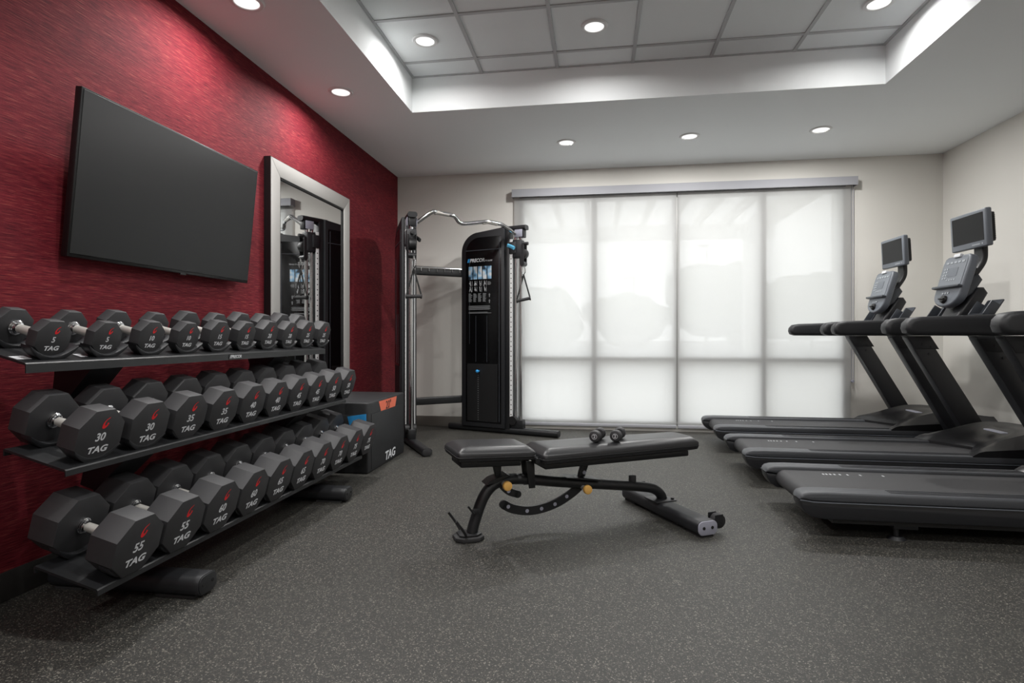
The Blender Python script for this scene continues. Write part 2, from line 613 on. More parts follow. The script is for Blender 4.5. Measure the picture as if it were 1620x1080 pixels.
# ------------------------------------------------------------------ window, shades, outdoors
win = struct(empty('window_1', (0, YB, 0)))
yf0, yf1 = .0, .09
def bar(x0, x1, z0, z1, nm='frame_bar'):
    box(nm, (x0, yf0, z0), (x1, yf1, z1), M['alu'], win, bev=.004)
bar(WX0, WX0 + .05, WZ0, WZ1); bar(WX1 - .05, WX1, WZ0, WZ1)
bar(WX0 + .05, WX1 - .05, WZ1 - .06, WZ1); bar(WX0 + .05, WX1 - .05, WZ0, WZ0 + .05)
vx = [-.026, .812, 1.655]
for x in vx: bar(x - .034, x + .034, WZ0 + .05, WZ1 - .06, 'mullion')
xs = [WX0 + .05, vx[0] - .034, vx[0] + .034, vx[1] - .034, vx[1] + .034, vx[2] - .034, vx[2] + .034, WX1 - .05]
for i in range(0, 8, 2):
    bar(xs[i], xs[i + 1], .715, .775, 'transom')
    box('pane', (xs[i], .047, WZ0 + .05), (xs[i + 1], .053, .715), M['glass'], win)
    box('pane', (xs[i], .047, .775), (xs[i + 1], .053, WZ1 - .06), M['glass'], win)

YS = YB - .026
def shade(x0, x1, label):
    t = empty('roller_shade', ((x0 + x1) / 2, YS, .05))
    w = (x1 - x0) / 2
    b = MB()
    nx = 40
    f = MB(); f.quad((-w, 0, .012), (w, 0, .012), (w, 0, 2.40), (-w, 0, 2.40))
    f.build('fabric', M['shade'], t, smooth=False)
    MB().prism(rrect(.02, .034, .008, 4, 0, .003), -w, w, 'x').build('hem_bar', M['fascia'], t)
    MB().cyl((-w, .0, 2.43), (w, .0, 2.43), .02, n=20).build('roller_tube', M['fascia'], t)
    if x0 > 0:
        mb = MB()
        for q in (.012, .03): mb.tube([(w + q, .006, .5), (w + q, .006, 2.42)], .0025)
        mb.build('bead_chain', M['cap'], t)
        MB().cyl((w + .021, -.008, .49), (w + .021, .02, .49), .012).build('chain_tensioner', M['cap'], t)
    tag(t, label, 'roller shade', 'translucent roller shades over the window')
shade(-.872, .806, 'left white translucent roller shade, beside the cable machine')
shade(.822, 2.462, 'right white translucent roller shade, behind the treadmills')
t = empty('shade_fascia', ((-.885 + 2.50) / 2, YB - .05, 2.45))
hw = (2.50 + .885) / 2
MB().prism([(-.042, 0), (-.042, .075), (-.036, .083), (.049, .083), (.049, .078), (-.034, .078), (-.037, .074), (-.037, 0)], -hw, hw, 'x').build('cover', M['fascia'], t)
box('end_cap', (-hw - .004, -.042, 0), (-hw, .049, .083), M['fascia'], t)
box('end_cap', (hw, -.042, 0), (hw + .004, .049, .083), M['fascia'], t)
tag(t, 'long grey fascia box running above the window shades', 'fascia')
# outdoors, seen through the shades
GZ = -.12
struct(box('patio_ground', (-9, YB + .14, GZ - .1), (9, YB + 6, GZ), M['concrete']))
struct(box('parking_ground', (-70, YB + 6, GZ - .25), (80, 140, GZ - .12), M['asphalt']))
tag(box('kerb', (-40, YB + 6.0, GZ - .2), (40, YB + 6.25, GZ + .06), M['concrete'], bev=.02), 'pale concrete kerb crossing outside behind the shades', 'kerb')
pg = empty('pergola', (2.2, YB + 3.2, GZ))
tag(pg, 'pale pergola with post and slats seen through the shades', 'pergola')
for px, py in ((.15, 0), (-6.0, 0)):
    box('post', (px - .09, py - .09, 0), (px + .09, py + .09, 2.62), M['ext_white'], pg, bev=.01)
box('beam', (-6.4, -.07, 2.62), (.5, .07, 2.85), M['ext_white'], pg, bev=.01)
box('beam', (-6.4, -2.9, 2.62), (.5, -2.76, 2.85), M['ext_white'], pg, bev=.01)
box('beam', (.08, -2.9, 2.62), (.22, .0, 2.78), M['ext_white'], pg, bev=.01)
sl = MB().box((-.04, -2.95, 2.85), (.04, .35, 2.98), .006, 1).mesh('slat', M['ext_white'])
for k in range(16):
    o = link('slat', sl, pg); o.location = (-6.2 + k * .43, 0, 0)
wg = empty('exterior_wing_wall', (3.4, YB + .14, GZ))
tag(wg, 'pale wing wall with stone corner blocks outside the window', 'wall')
box('wall_body', (-.42, .06, 0), (.3, 1.6, 3.6), M['ext_white'], wg)
qs = [MB().box((0, 0, 0), (w, .05, .19), .012, 1).mesh('corner_block', M['stone']) for w in (.16, .24)]
for k in range(18):
    o = link('corner_block', qs[k % 2], wg); o.location = (-.43, 1.58, k * .2)
def tree(x, y, h, r, label):
    t = empty('tree', (x, y, GZ - .12))
    tag(t, label, 'tree', 'hazy trees outside beyond the parking')
    MB().cyl((0, 0, 0), (0, 0, h * .55), .16, .09, n=10).build('trunk', M['bark'], t)
    rnd = random.Random(int(x * 10 + y))
    mb = MB()
    for k in range(16):
        a = rnd.uniform(0, 2 * pi); q = rnd.uniform(0, .75) * r
        z = h * rnd.uniform(.38, .9)
        s = r * rnd.uniform(.32, .55) * (1.25 - .6 * abs(z / h - .6))
        mb.sphere((q * cos(a), q * sin(a), z), s, (1, 1, .85), 2)
    for v in mb.bm.verts:
        v.co += Vector((rnd.uniform(-1, 1), rnd.uniform(-1, 1), rnd.uniform(-1, 1))) * .09 * r
    mb.build('crown', M['leaf'], t, smooth=False)
tree(-3.2, 33, 3.6, 2.2, 'low hazy tree outside, left behind the cable machine handle')
tree(1.6, 36, 3.3, 2.4, 'low hazy tree outside in the left window bay')
tree(7.0, 38, 5.6, 3.0, 'tallest hazy tree outside in the second window bay')
tree(12.6, 46, 4.0, 2.8, 'small hazy tree outside left of the pergola post')
tree(19.0, 54, 6.4, 3.8, 'broad hazy tree outside right of the centre shade seam')
tree(18.3, 36, 5.2, 3.2, 'hazy tree outside in the right window bay')
tree(28.6, 47, 7.8, 4.2, 'large hazy tree outside near the right window edge')
def lamppost(x, y, h, label):
    t = empty('street_lamp', (x, y, GZ - .12))
    tag(t, label, 'street lamp')
    MB().cyl((0, 0, 0), (0, 0, h), .07, .05, n=12).build('pole', M['pole'], t)
    box('lamp_head', (-.5, -.15, h - .02), (.15, .15, h + .1), M['pole'], t, bev=.02)
lamppost(6.3, 34, 6.4, 'thin tall lamp post outside in second window bay')
lamppost(1.9, 30, 4.2, 'short lamp post outside in the left window bay')

# ------------------------------------------------------------------ television
tv = empty('television', (-2.08, 2.589, 1.306))
tag(tv, 'large flat black television tilted on the red wall', 'television')
tilt = math.atan2(.07, .68)
mx = Matrix.Translation((-.035, 0, 0)) @ Matrix.Rotation(tilt, 4, 'Y')
wv, hv = 1.195, .688
MB().box((-.034, -wv / 2, 0), (-.002, wv / 2, hv), .004, 2).build('casing', M['tvframe'], tv, mx)
MB().box((-.004, -wv / 2 + .008, .014), (.0005, wv / 2 - .008, hv - .008), .0015, 1).build('screen', M['tvscreen'], tv, mx)
box('logo_tab', (-.006, .03, -.006), (.0, .07, .002), M['tvframe'], tv, mx=mx)
box('wall_bracket', (-.098, -.2, .15), (-.05, .2, .55), M['tvframe'], tv, bev=.004)
for yy in (-.25, .25):
    box('tilt_arm', (-.075, yy - .015, .2), (-.03, yy + .015, .42), M['tvframe'], tv)

# ------------------------------------------------------------------ wall mirror
mr = empty('wall_mirror', (XL, 4.06, .42))
tag(mr, 'tall mirror with wide brushed silver frame on red wall', 'mirror')
mw, mh, fw, ft = 1.20, 1.752, .108, .052
def miter(pts, x0=.004, x1=ft):
    return MB().prism(pts, x0, x1, 'x', bev=.003)
w2 = mw / 2
miter([(-w2, 0), (-w2, mh), (-w2 + fw, mh - fw), (-w2 + fw, fw)]).build('frame_stile', M['silver'], mr)
miter([(w2, 0), (w2, mh), (w2 - fw, mh - fw), (w2 - fw, fw)]).build('frame_stile', M['silver'], mr)
miter([(-w2, mh), (w2, mh), (w2 - fw, mh - fw), (-w2 + fw, mh - fw)]).build('frame_rail', M['silver'], mr)
miter([(-w2, 0), (w2, 0), (w2 - fw, fw), (-w2 + fw, fw)]).build('frame_rail', M['silver'], mr)
eb = MB()
eb.box((.001, -w2 - .003, 0), (ft - .004, -w2 + .001, mh)); eb.box((.001, w2 - .001, 0), (ft - .004, w2 + .003, mh))
eb.box((.001, -w2 - .003, mh - .001), (ft - .004, w2 + .003, mh + .003)); eb.box((.001, -w2 - .003, -.003), (ft - .004, w2 + .003, .001))
eb.build('edge_band', M['tvframe'], mr)
ib = MB(); q = fw; bw = .012
ib.box((.030, -w2 + q, q), (ft - .006, -w2 + q + bw, mh - q)); ib.box((.030, w2 - q - bw, q), (ft - .006, w2 - q, mh - q))
ib.box((.030, -w2 + q + bw, mh - q - bw), (ft - .006, w2 - q - bw, mh - q)); ib.box((.030, -w2 + q + bw, q), (ft - .006, w2 - q - bw, q + bw))
ib.build('inner_bead', M['tvframe'], mr)
box('mirror_glass', (.026, -w2 + q, q), (.036, w2 - q, mh - q), M['mirror'], mr)

# ------------------------------------------------------------------ dumbbell rack
RY0, RY1 = 1.58, 3.625
rk = empty('dumbbell_rack', (-1.75, (RY0 + RY1) / 2, 0))
tag(rk, 'black three tier dumbbell rack against the red wall', 'rack')
OX, OY = -1.75, (RY0 + RY1) / 2
RL = (RY1 - RY0) / 2
SL = R(15)
SHELF = {'bottom': (-1.572, .175), 'middle': (-1.688, .551), 'top': (-1.836, .893)}
for nm, (lx, lz) in SHELF.items():
    x = lx - OX
    dd = .235
    th = .004
    bx, bz = x - dd * cos(SL), lz + dd * sin(SL)
    lip = .030 if nm == 'top' else .018
    prof = [(x, lz - lip), (x + .004, lz - lip), (x + .004, lz), (x, lz + th), (bx, bz + th), (bx - .004, bz), (bx - .004, bz - .02), (bx, bz - .02), (bx, bz - th), (x, lz - th)]
    MB().prism(prof, -RL, RL, 'y').build('shelf', M['black'], rk, ang=20)
    if nm == 'top':
        for yy, ww in ((1.612 - OY, .05), (1.832 - OY, .03)):
            o = box('shelf_sticker', (-.018, -ww / 2, 0), (.018, ww / 2, .0008), M['print'], rk)
            o.location = (x - .055, yy, lz + .0045 + .055 * math.tan(SL)); o.rotation_euler = (0, SL, 0)
        pl = box('maker_plate', (x + .004, .0, lz - .027), (x + .006, .10, lz - .003), M['tvframe'], rk)
        place('lettering', text_mesh('//PRECOR', .022, .25, .015, M['print']), pl, basis((x + .0065, .052, lz - .015), (0, 1, 0), (0, 0, 1)))
UY = (1.955 - OY, 3.19 - OY)
for uy in UY:
    up = MB()
    up.tube([(-.03, uy, .05), (-.075, uy, .2), (-.31, uy, .86)], rrect(.05, .10, .012, 3), up=(1, 0, 0))
    up.build('upright', M['black'], rk)
    for nm, (lx, lz) in SHELF.items():
        if nm == 'bottom': continue
        x = lx - OX
        g = MB()
        # gusset under the shelf: wide below the tray, narrowing to the post
        zz = lz - .002
        px = -.075 + (-.235) * ((zz - .10) - .2) / .66
        pts_top = [(x - .03, zz), (x - .20, zz + .17 * sin(SL) / cos(SL))]
        g.prism([(x - .03, zz - .002), (x - .21, zz + .045), (px - .03, zz - .13), (px + .035, zz - .15)], uy - .075, uy + .075, 'y', bev=.004)
        g.build('gusset', M['black'], rk)
    ft_ = MB()
    ft_.prism(rrect(.105, .075, .03, 5, uy, .0455), -.36, .285, 'x', bev=.003)
    foot = ft_.build('foot', M['black2'], rk)
    MB().prism(rrect(.098, .068, .028, 5, uy, .0455), .285, .2885, 'x', bev=.0015).build('end_cap', M['black'], foot)
    hm = MB(); hm.cyl((.287, uy - .025, .048), (.2895, uy - .025, .048), .007, n=12); hm.cyl((.287, uy + .025, .048), (.2895, uy + .025, .048), .007, n=12)
    hm.build('screw_hole', M['hole'], foot)
    box('rubber_pad', (.10, uy - .04, 0), (.26, uy + .04, .009), M['grip'], foot)
    box('rubber_pad', (-.34, uy - .04, 0), (-.22, uy + .04, .009), M['grip'], foot)

# saddles: crescent cradles, one pair for each dumbbell
def saddle_mesh():
    inner, outer = [], []
    for k in range(13):
        a = -1.0 + 2.0 * k / 12
        yy = a * .088
        inner.append((yy, .010 + .038 * a * a * (1.15 - .15 * a * a)))
    for k in range(13):
        a = 1.0 - 2.0 * k / 12
        yy = a * .088
        outer.append((yy * .98, max(0.0, -.012 + .048 * a * a)))
    return MB().prism(inner + outer, -.022, .022, 'x', bev=.003, seg=2).mesh('saddle', M['black2'])
sadm = saddle_mesh()

# ------------------------------------------------------------------ dumbbells
APO = {5: .063, 10: .067, 15: .073, 20: .078, 25: .083, 30: .091, 35: .093, 40: .095, 45: .097, 50: .099,
       55: .1, 60: .101, 65: .102, 70: .103, 75: .104}
HANDLE = .122
def emblem_mesh():
    """slanted hook-shaped swoosh: thick at the lower left, thin rising tip"""
    mb = MB()
    n = 24
    sh = .42
    f = lambda p: (p[0] * .72 + sh * p[1], p[1], 0)
    vo, vi = [], []
    for k in range(n + 1):
        t = k / n
        a = R(70 + 290 * t)
        w = .10 + .48 * sin(pi * t) ** .7
        if t > .8: w = .42 + .25 * (t - .8) * 5
        ro = 1.0 if t > .1 else 1.0 + .3 * (1 - t / .1)
        vo.append(mb.bm.verts.new(f((cos(a) * ro, sin(a) * ro))))
        vi.append(mb.bm.verts.new(f((cos(a) * (1 - w), sin(a) * (1 - w) + (.10 if t < .9 else .18)))))
    for k in range(n):
        mb.bm.faces.new((vo[k], vo[k + 1], vi[k + 1], vi[k]))
    return mb.mesh('emblem', M['red'], smooth=False)
emb = emblem_mesh()
heads = {}
def head_mesh(w):
    if w in heads: return heads[w]
    a = APO[w]; T = .040 + (w - 5) * .00125
    rc = a / cos(pi / 8)
    pts = [(rc * cos(pi / 8 + k * pi / 4), rc * sin(pi / 8 + k * pi / 4)) for k in range(8)]
    me = MB().prism(pts, 0, T, 'x', bev=.0035, seg=2).mesh('head', M['urethane'], ang=30)
    heads[w] = (me, T, a)
    return heads[w]
def lathe_x(prof, n=20):
    b = bmesh.new()
    rings = [[b.verts.new((x, r * cos(2 * pi * k / n), r * sin(2 * pi * k / n))) for k in range(n)] for x, r in prof]
    for i in range(len(prof) - 1):
        for k in range(n):
            b.faces.new((rings[i][k], rings[i][(k + 1) % n], rings[i + 1][(k + 1) % n], rings[i + 1][k]))
    mb = MB(); mb._merge(b)
    return mb
h2 = HANDLE / 2
handle_me = lathe_x([(-h2, .0145), (-h2 * .6, .0155), (0, .0165), (h2 * .6, .0155), (h2, .0145)]).mesh('handle', M['steel'])
collar_me = lathe_x([(0, .027), (.006, .027), (.008, .024), (.011, .024), (.013, .021), (.017, .020), (.019, .015)]).mesh('collar', M['chrome'])

def dumbbell(w, X, Y, zb, label, group):
    me, T, a = head_mesh(w)
    L = HANDLE + 2 * T
    xf = L / 2
    # front-face centre is at (X, Y, zb + a); axis tilts down to the front
    cz = zb + a * cos(SL)
    t = empty('dumbbell', (X - xf * cos(SL), Y, cz + xf * sin(SL)))
    t.rotation_euler = (0, SL, 0)
    tag(t, label, 'dumbbell', group)
    hf = place('head', me, t, Matrix.Translation((h2, 0, 0)))
    place('head', me, t, Matrix.Translation((-h2 - T, 0, 0)))
    place('handle', handle_me, t, Matrix.Identity(4))
    place('collar', collar_me, t, Matrix.Translation((-h2, 0, 0)))
    place('collar', collar_me, t, Matrix.Translation((h2, 0, 0)) @ Matrix.Rotation(pi, 4, 'Z'))
    k = a / .1
    fx = T + .0006
    place('emblem', emb, hf, basis((fx, .012 * k, .046 * k), (0, 1, 0), (0, 0, 1)) @ Matrix.Diagonal((.0185 * k, .0195 * k, 1, 1)))
    place('weight_number', text_mesh(str(w), .043, .15, .02, M['print'], 1.0), hf, basis((fx, -.002, -.006 * k), (0, 1, 0), (0, 0, 1)) @ Matrix.Scale(k, 4))
    place('brand_lettering', text_mesh('TAG', .034, .2, .03, M['print'], 1.28), hf, basis((fx, -.004, -.054 * k), (0, 1, 0), (0, 0, 1)) @ Matrix.Scale(k, 4))
    return t

PIT = .2175
ROWS = (('top', -1.855, 1.697, .913, (5, 10, 15, 20, 25)),
        ('middle', -1.68, 1.706, .555, (30, 35, 40, 45, 50)),
        ('bottom', -1.535, 1.708, .178, (55, 60, 65, 70, 75)))
for nm, fx, y0, zb, ws in ROWS:
    for i in range(10):
        w = ws[i // 2]
        pos = ('nearest the viewer', 'second from the near end', 'third from the near end', 'fourth from the near end', 'fifth from the near end',
               'fifth from the far end', 'fourth from the far end', 'third from the far end', 'second from the far end', 'at the far end')[i]
        lab = f'black octagonal dumbbell marked {w} on the {nm} shelf, {pos}'
        yy = y0 + PIT * i
        me, T, a = head_mesh(w)
        d = dumbbell(w, fx, yy, zb, lab, f'dumbbells on the {nm} shelf')
        # saddles under both heads, on the shelf plane
        lx, lz = SHELF[nm]
        for back in (0, 1):
            s_ = T * .62 if not back else T + HANDLE + T * .30     # distance behind the front face
            hx = fx - s_ * cos(SL)
            hz = zb + s_ * sin(SL)                                # underside of the head
            sz = lz + .004 + (lx - hx) * math.tan(SL)
            o = link('saddle', sadm, rk)
            o.location = (hx - OX, yy - OY, max(sz, hz - .0105))
            o.rotation_euler = (0, SL, 0)

# ------------------------------------------------------------------ plyo box
pb = empty('plyometric_box', (-1.893, 4.21, 0))
tag(pb, 'black foam plyometric box with orange 20 tag beside the rack', 'plyo box')
hx, hy, hz = .282, .385, .508
MB().box((-hx, -hy, 0), (hx, hy, hz), .012, 3).build('body', M['foam'], pb)
MB().prism([(-hy + .06, .022), (hy - .05, .022), (hy - .05, hz - .09), (-hy + .06, hz - .09)], hx - .001, hx + .004, 'x', bev=.003).build('side_panel', M['foam'], pb)
MB().prism([(-hx + .06, .06), (hx - .06, .06), (hx - .06, hz - .09), (-hx + .06, hz - .09)], -hy - .004, -hy + .001, 'y', bev=.003).build('end_panel', M['foam'], pb)
ol = MB().prism([(-.18, hz - .014), (.20, hz - .014), (.155, hz - .105), (-.13, hz - .105)], hx - .001, hx + .0015, 'x').build('size_tag', M['orange'], pb)
place('lettering', text_mesh('20"', .085, 0, .01, M['tvframe']), ol, basis((hx + .002, .015, hz - .06), (0, 1, 0), (0, 0, 1)))
MB().prism([(.13, hz - .10), (hx - .012, hz - .08), (hx - .012, hz - .25), (.17, hz - .25)], -hy - .006, -hy + .001, 'y').build('size_tag', M['blue'], pb)
place('brand_lettering', text_mesh('TAG', .088, .2, .03, M['print'], 1.25), pb, basis((hx + .0055, .04, .058), (0, 1, 0), (0, 0, 1)))

# ------------------------------------------------------------------ cable machine
cmx, cmy = -1.45, 5.45
cm = empty('cable_machine', (cmx, cmy, 0))
tag(cm, 'black dual tower cable machine with chrome pull-up bar in the corner', 'cable machine')
def TM(x, y, deg):
    return Matrix.Translation((x - cmx, y - cmy, 0)) @ Matrix.Rotation(R(deg), 4, 'Z')
def tower(Mx, left, xback, xtip):
    sgn = 1
    th = .07
    zb, zt = .055, 2.075
    sb, sf = -.60, -.10
    r = .20
    prof = [(sb, zb), (sf, zb), (sf, zt), ]
    arc = [(sb + r - r * sin(R(90) * k / 10), zt - .03 - r + r * cos(R(90) * k / 10)) for k in range(11)]
    outline = [(sb, zb), (sf, zb), (sf, zt)] + arc
    # outer shroud
    sh = MB().prism(outline, -th, th, 'y', bev=.012, seg=2).build('shroud', M['black2'], cm, Mx)
    ri = .16
    ib_, it_ = sb + .055, zt - .085
    arc2 = [(ib_ + ri - ri * sin(R(90) * k / 8), it_ - ri + ri * cos(R(90) * k / 8)) for k in range(9)]
    for s_ in (-1, 1):
        MB().prism([(ib_, .10), (sf - .03, .10), (sf - .03, it_)] + arc2, s_ * (th - .004), s_ * (th + .0025), 'y', bev=.002).build('smoked_panel', M['gloss'], cm, Mx)
        fr = MB()
        fr.box((sf - .055, s_ * (th + .001), .12), (sf - .049, s_ * (th + .0045), it_ - .02))
        fr.box((ib_ + .045, s_ * (th + .001), .9), (ib_ + .048, s_ * (th + .0035), it_ - .25))
        fr.box((ib_ + .12, s_ * (th + .001), .72), (ib_ + .124, s_ * (th + .0035), 1.19))
        fr.box((ib_ + .25, s_ * (th + .001), .72), (ib_ + .254, s_ * (th + .0035), 1.19))
        fr.box((ib_, s_ * (th + .001), it_ - .135), (sf - .03, s_ * (th + .006), it_ - .128))
        fr.build('panel_rib', M['console_dark'], sh, Mx)
        MB().box((ib_ + .02, s_ * (th + .001), .115), (sf - .07, s_ * (th + .005), .70)).build('lower_cover', M['stack'], cm, Mx)
    # upright behind the guide rods, perforated strip, rods, top beam, foot
    box('upright', (sf - .002, -.045, .05), (sf + .05, .045, 2.05), M['black'], cm, mx=Mx, bev=.006)
    st = box('hole_strip', (sf + .052, -.044, .14), (sf + .082, -.036, 1.95), M['strip'], cm, mx=Mx)
    hl = MB()
    for k in range(36):
        z = .2 + k * .0485
        hl.cyl((sf + .067, -.0445, z), (sf + .067, -.0435, z), .006, n=10)
    o = hl.build('strip_hole', M['hole'], st, Mx); o['kind'] = 'stuff'
    if left:
        box('hole_strip', (sf + .052, .036, .14), (sf + .082, .044, 1.95), M['strip'], cm, mx=Mx)
    box('strip_backing', (sf + .053, -.035, .14), (sf + .075, .035, 1.95), M['black'], cm, mx=Mx)
    for xx in (.0, .055):
        MB().cyl((xx, 0, .08), (xx, 0, 2.03), .0165, n=20).build('guide_rod', M['chrome'], cm, Mx)
    tb = MB()
    tb.tube([(-.15, 0, 2.06), (.12, 0, 2.06)], rrect(.086, .048, .02, 4))
    tb.build('top_beam', M['black'], cm, Mx)
    box('beam_bracket', (.085, -.032, 1.965), (.10, .032, 2.05), M['black'], cm, mx=Mx, bev=.004)
    box('bar_bracket', (.005, -.044, 1.965), (.09, -.039, 2.04), M['cap'], cm, mx=Mx, bev=.002)
    box('bar_bracket', (.005, .039, 1.965), (.09, .044, 2.04), M['cap'], cm, mx=Mx, bev=.002)
    fo = MB(); fo.tube([(-xback, 0, .035), (xtip, 0, .035)], rrect(.085, .062, .026, 4))
    Fx = Mx @ Matrix.Rotation(R(5.5), 4, 'Z') if left else Mx
    f_ = fo.build('foot', M['black'], cm, Fx)
    MB().prism(rrect(.078, .056, .024, 4, 0, .035), xtip, xtip + .006, 'x', bev=.002).build('end_cap', M['grip'], f_, Fx)
    # lower pulley at the mast foot
    box('pulley_housing', (-.03, -.035, .062), (.09, .035, .15), M['black'], cm, mx=Mx, bev=.008)
    MB().cyl((-.02, -.05, .14), (-.02, .05, .14), .045, n=20).build('pulley', M['stack'], cm, Mx)
    # carriage
    ca = MB()
    ca.box((-.055, -.055, 1.80), (.02, .055, 1.92), .008)
    ca.box((-.02, -.045, 1.76), (.075, .045, 1.94), .01)
    cr = ca.build('pulley_carriage', M['black2'], cm, Mx)
    MB().cyl((.082, -.03, 1.80), (.082, .03, 1.80), .05, n=24, bev=.006).build('pulley', M['stack'], cm, Mx)
    sw = MB(); sw.box((.06, -.038, 1.69), (.105, -.031, 1.89), .003, 1); sw.box((.06, .031, 1.69), (.105, .038, 1.89), .003, 1)
    sw.cyl((.085, -.036, 1.70), (.085, .036, 1.70), .024, n=16)
    sw.build('swivel_bracket', M['black'], cm, Mx)
    MB().cyl((.08, 0, 1.90), (.135, 0, 1.90), .017, n=12, bev=.003).build('carriage_knob', M['grip'], cr, Mx)
    gs = 1 if left else -1
    gp = MB(); gp.tube([(-.06, gs * .062, 1.885), (-.02, gs * .072, 1.87), (.02, gs * .08, 1.85)], rrect(.022, .036, .010, 3))
    gp.build('carriage_grip', M['grip'] if left else M['bluegrip'], cr, Mx)
    return sh

LT = TM(-1.665, 4.92, -63)
RT = TM(-.80, 5.605, -18.5)
tower(LT, True, .70, .56)
rsh = tower(RT, False, .78, .46)
# pull-up bar, cross bars
def cl_pt(x, y, z): return (x - cmx, y - cmy, z)
bar_pts = [cl_pt(-1.60, 4.905, 2.005), cl_pt(-1.47, 4.92, 2.095), cl_pt(-1.43, 4.955, 2.10), cl_pt(-1.32, 5.06, 2.093), cl_pt(-1.29, 5.10, 2.075), cl_pt(-1.265, 5.13, 2.04),
           cl_pt(-1.22, 5.17, 2.035), cl_pt(-1.10, 5.26, 2.062), cl_pt(-1.03, 5.31, 2.075), cl_pt(-.93, 5.41, 2.07), cl_pt(-.89, 5.46, 2.055), cl_pt(-.80, 5.565, 2.0)]
pu = MB().tube(smooth_path(bar_pts, 5), .0185).build('pull_up_bar', M['chrome'], cm)
for i, j in ((1, 3), (7, 9)):
    a, b = Vector(bar_pts[i]), Vector(bar_pts[j])
    MB().tube([a.lerp(b, .15), Vector(bar_pts[(i + j) // 2]), a.lerp(b, .85)], .0195).build('grip_sleeve', M['steel'], pu)
xb = MB(); xb.tube([cl_pt(-1.88, 5.42, 1.635), cl_pt(-1.36, 5.79, 1.635)], rrect(.05, .075, .012, 3))
xo = xb.build('cross_bar', M['black'], cm)
A = Vector(cl_pt(-1.88, 5.42, 1.672)); B = Vector(cl_pt(-1.36, 5.79, 1.672))
dv = (B - A).normalized(); nv = Vector((dv.y, -dv.x, 0))
sl_ = MB(); sl_.tube([A.lerp(B, .04) + nv * .018, A.lerp(B, .97) + nv * .018], .017)
sl_.build('chrome_rail', M['chrome'], xo)
hk = MB()
for k in range(7):
    c = A.lerp(B, .10 + k * .13) + nv * .03
    hk.cyl(c + Vector((0, 0, -.035)), c + Vector((0, 0, .004)), .006, n=8)
hk.build('bar_peg', M['chrome'], xo)
xb = MB(); xb.tube([cl_pt(-1.88, 5.42, .325), cl_pt(-1.36, 5.79, .325)], rrect(.05, .075, .012, 3))
xb.build('cross_bar', M['black'], cm)

# placard on the right tower
fy = -.0735
def onface(name, mb, m, par=None): return mb.build(name, m, par or rsh, RT, smooth=False)
X0, X1 = -.508, -.24
def strip(mb, x0, x1, z0, z1, y=fy): mb.quad((x0, y, z0), (x1, y, z0), (x1, y, z1), (x0, y, z1))
place('brand_lettering', text_mesh('PRECOR', .050, .22, .025, M['print'], .92), rsh, RT @ basis((-.408, fy - .0005, 1.755), (1, 0, 0), (0, 0, 1)))
place('product_lettering', text_mesh('FTS GLIDE', .020, .2, .01, M['print'], .95), rsh, RT @ basis((-.275, fy - .0005, 1.747), (1, 0, 0), (0, 0, 1)))
lg = MB()
for k in range(3):
    x = -.525 + k * .009
    lg.quad((x, fy - .0005, 1.737), (x + .006, fy - .0005, 1.737), (x + .016, fy - .0005, 1.775), (x + .010, fy - .0005, 1.775))
onface('brand_stripe', lg, M['blue'])
pw = (X1 - X0 - .04) / 5
for k in range(5):
    x = X0 + .0 + k * (pw + .01)
    b = MB(); strip(b, x, x + pw, 1.563, 1.694); onface('placard_photo', b, photo_mat(k + 1))
fg = MB()
rnd = random.Random(3)
for row, z in ((0, 1.515), (1, 1.455)):
    for k in range(4):
        x = X0 + .02 + k * (pw + .01)
        fg.cyl((x, fy + .0005, z + .025), (x, fy - .0005, z + .025), .005, n=8)
        for q in range(4):
            dx, dz = rnd.uniform(-.017, .017), rnd.uniform(-.025, .015)
            fg.quad((x - .003, fy, z + .018), (x + .003, fy, z + .018), (x + dx + .003, fy, z + dz), (x + dx - .003, fy, z + dz))
        strip(fg, x + .02, x + .0225, z - .02, z + .03)
onface('exercise_figures', fg, M['print'])['kind'] = 'stuff'
tx = MB()
for k in range(4):
    x = X0 + k * (pw + .01)
    for q in range(13):
        z = 1.415 - q * .0068
        strip(tx, x, x + pw * rnd.uniform(.55, .95), z, z + .003)
for q in range(4):
    strip(tx, X0 + 4 * (pw + .01), X0 + 4 * (pw + .01) + pw * rnd.uniform(.7, 1), 1.53 - q * .009, 1.534 - q * .009)
for q in range(5):
    strip(tx, X0, X1 - rnd.uniform(0, .03), 1.288 - q * .009, 1.2915 - q * .009)
for q in range(2):
    strip(tx, X0, X1 - rnd.uniform(0, .06), 1.224 - q * .009, 1.2275 - q * .009)
for z in (1.40, 1.34):
    x = X0 + 4.4 * (pw + .01)
    strip(tx, x - .004, x + .004, z - .022, z + .014); strip(tx, x - .01, x + .01, z + .0, z + .004)
onface('instruction_print', tx, M['text_grey'])['kind'] = 'stuff'
dt = MB()
for k in range(22):
    z = .13 + k * .0225
    strip(dt, -.398, -.390, z, z + .006, -.0765)
o = onface('stack_number', dt, M['text_grey']); o['kind'] = 'stuff'
pn = MB(); pn.cyl((-.385, -.11, .625), (-.385, -.07, .625), .009, n=10); pn.sphere((-.385, -.11, .625), .017, sub=2)
onface('selector_pin', pn, M['blue'], cm)

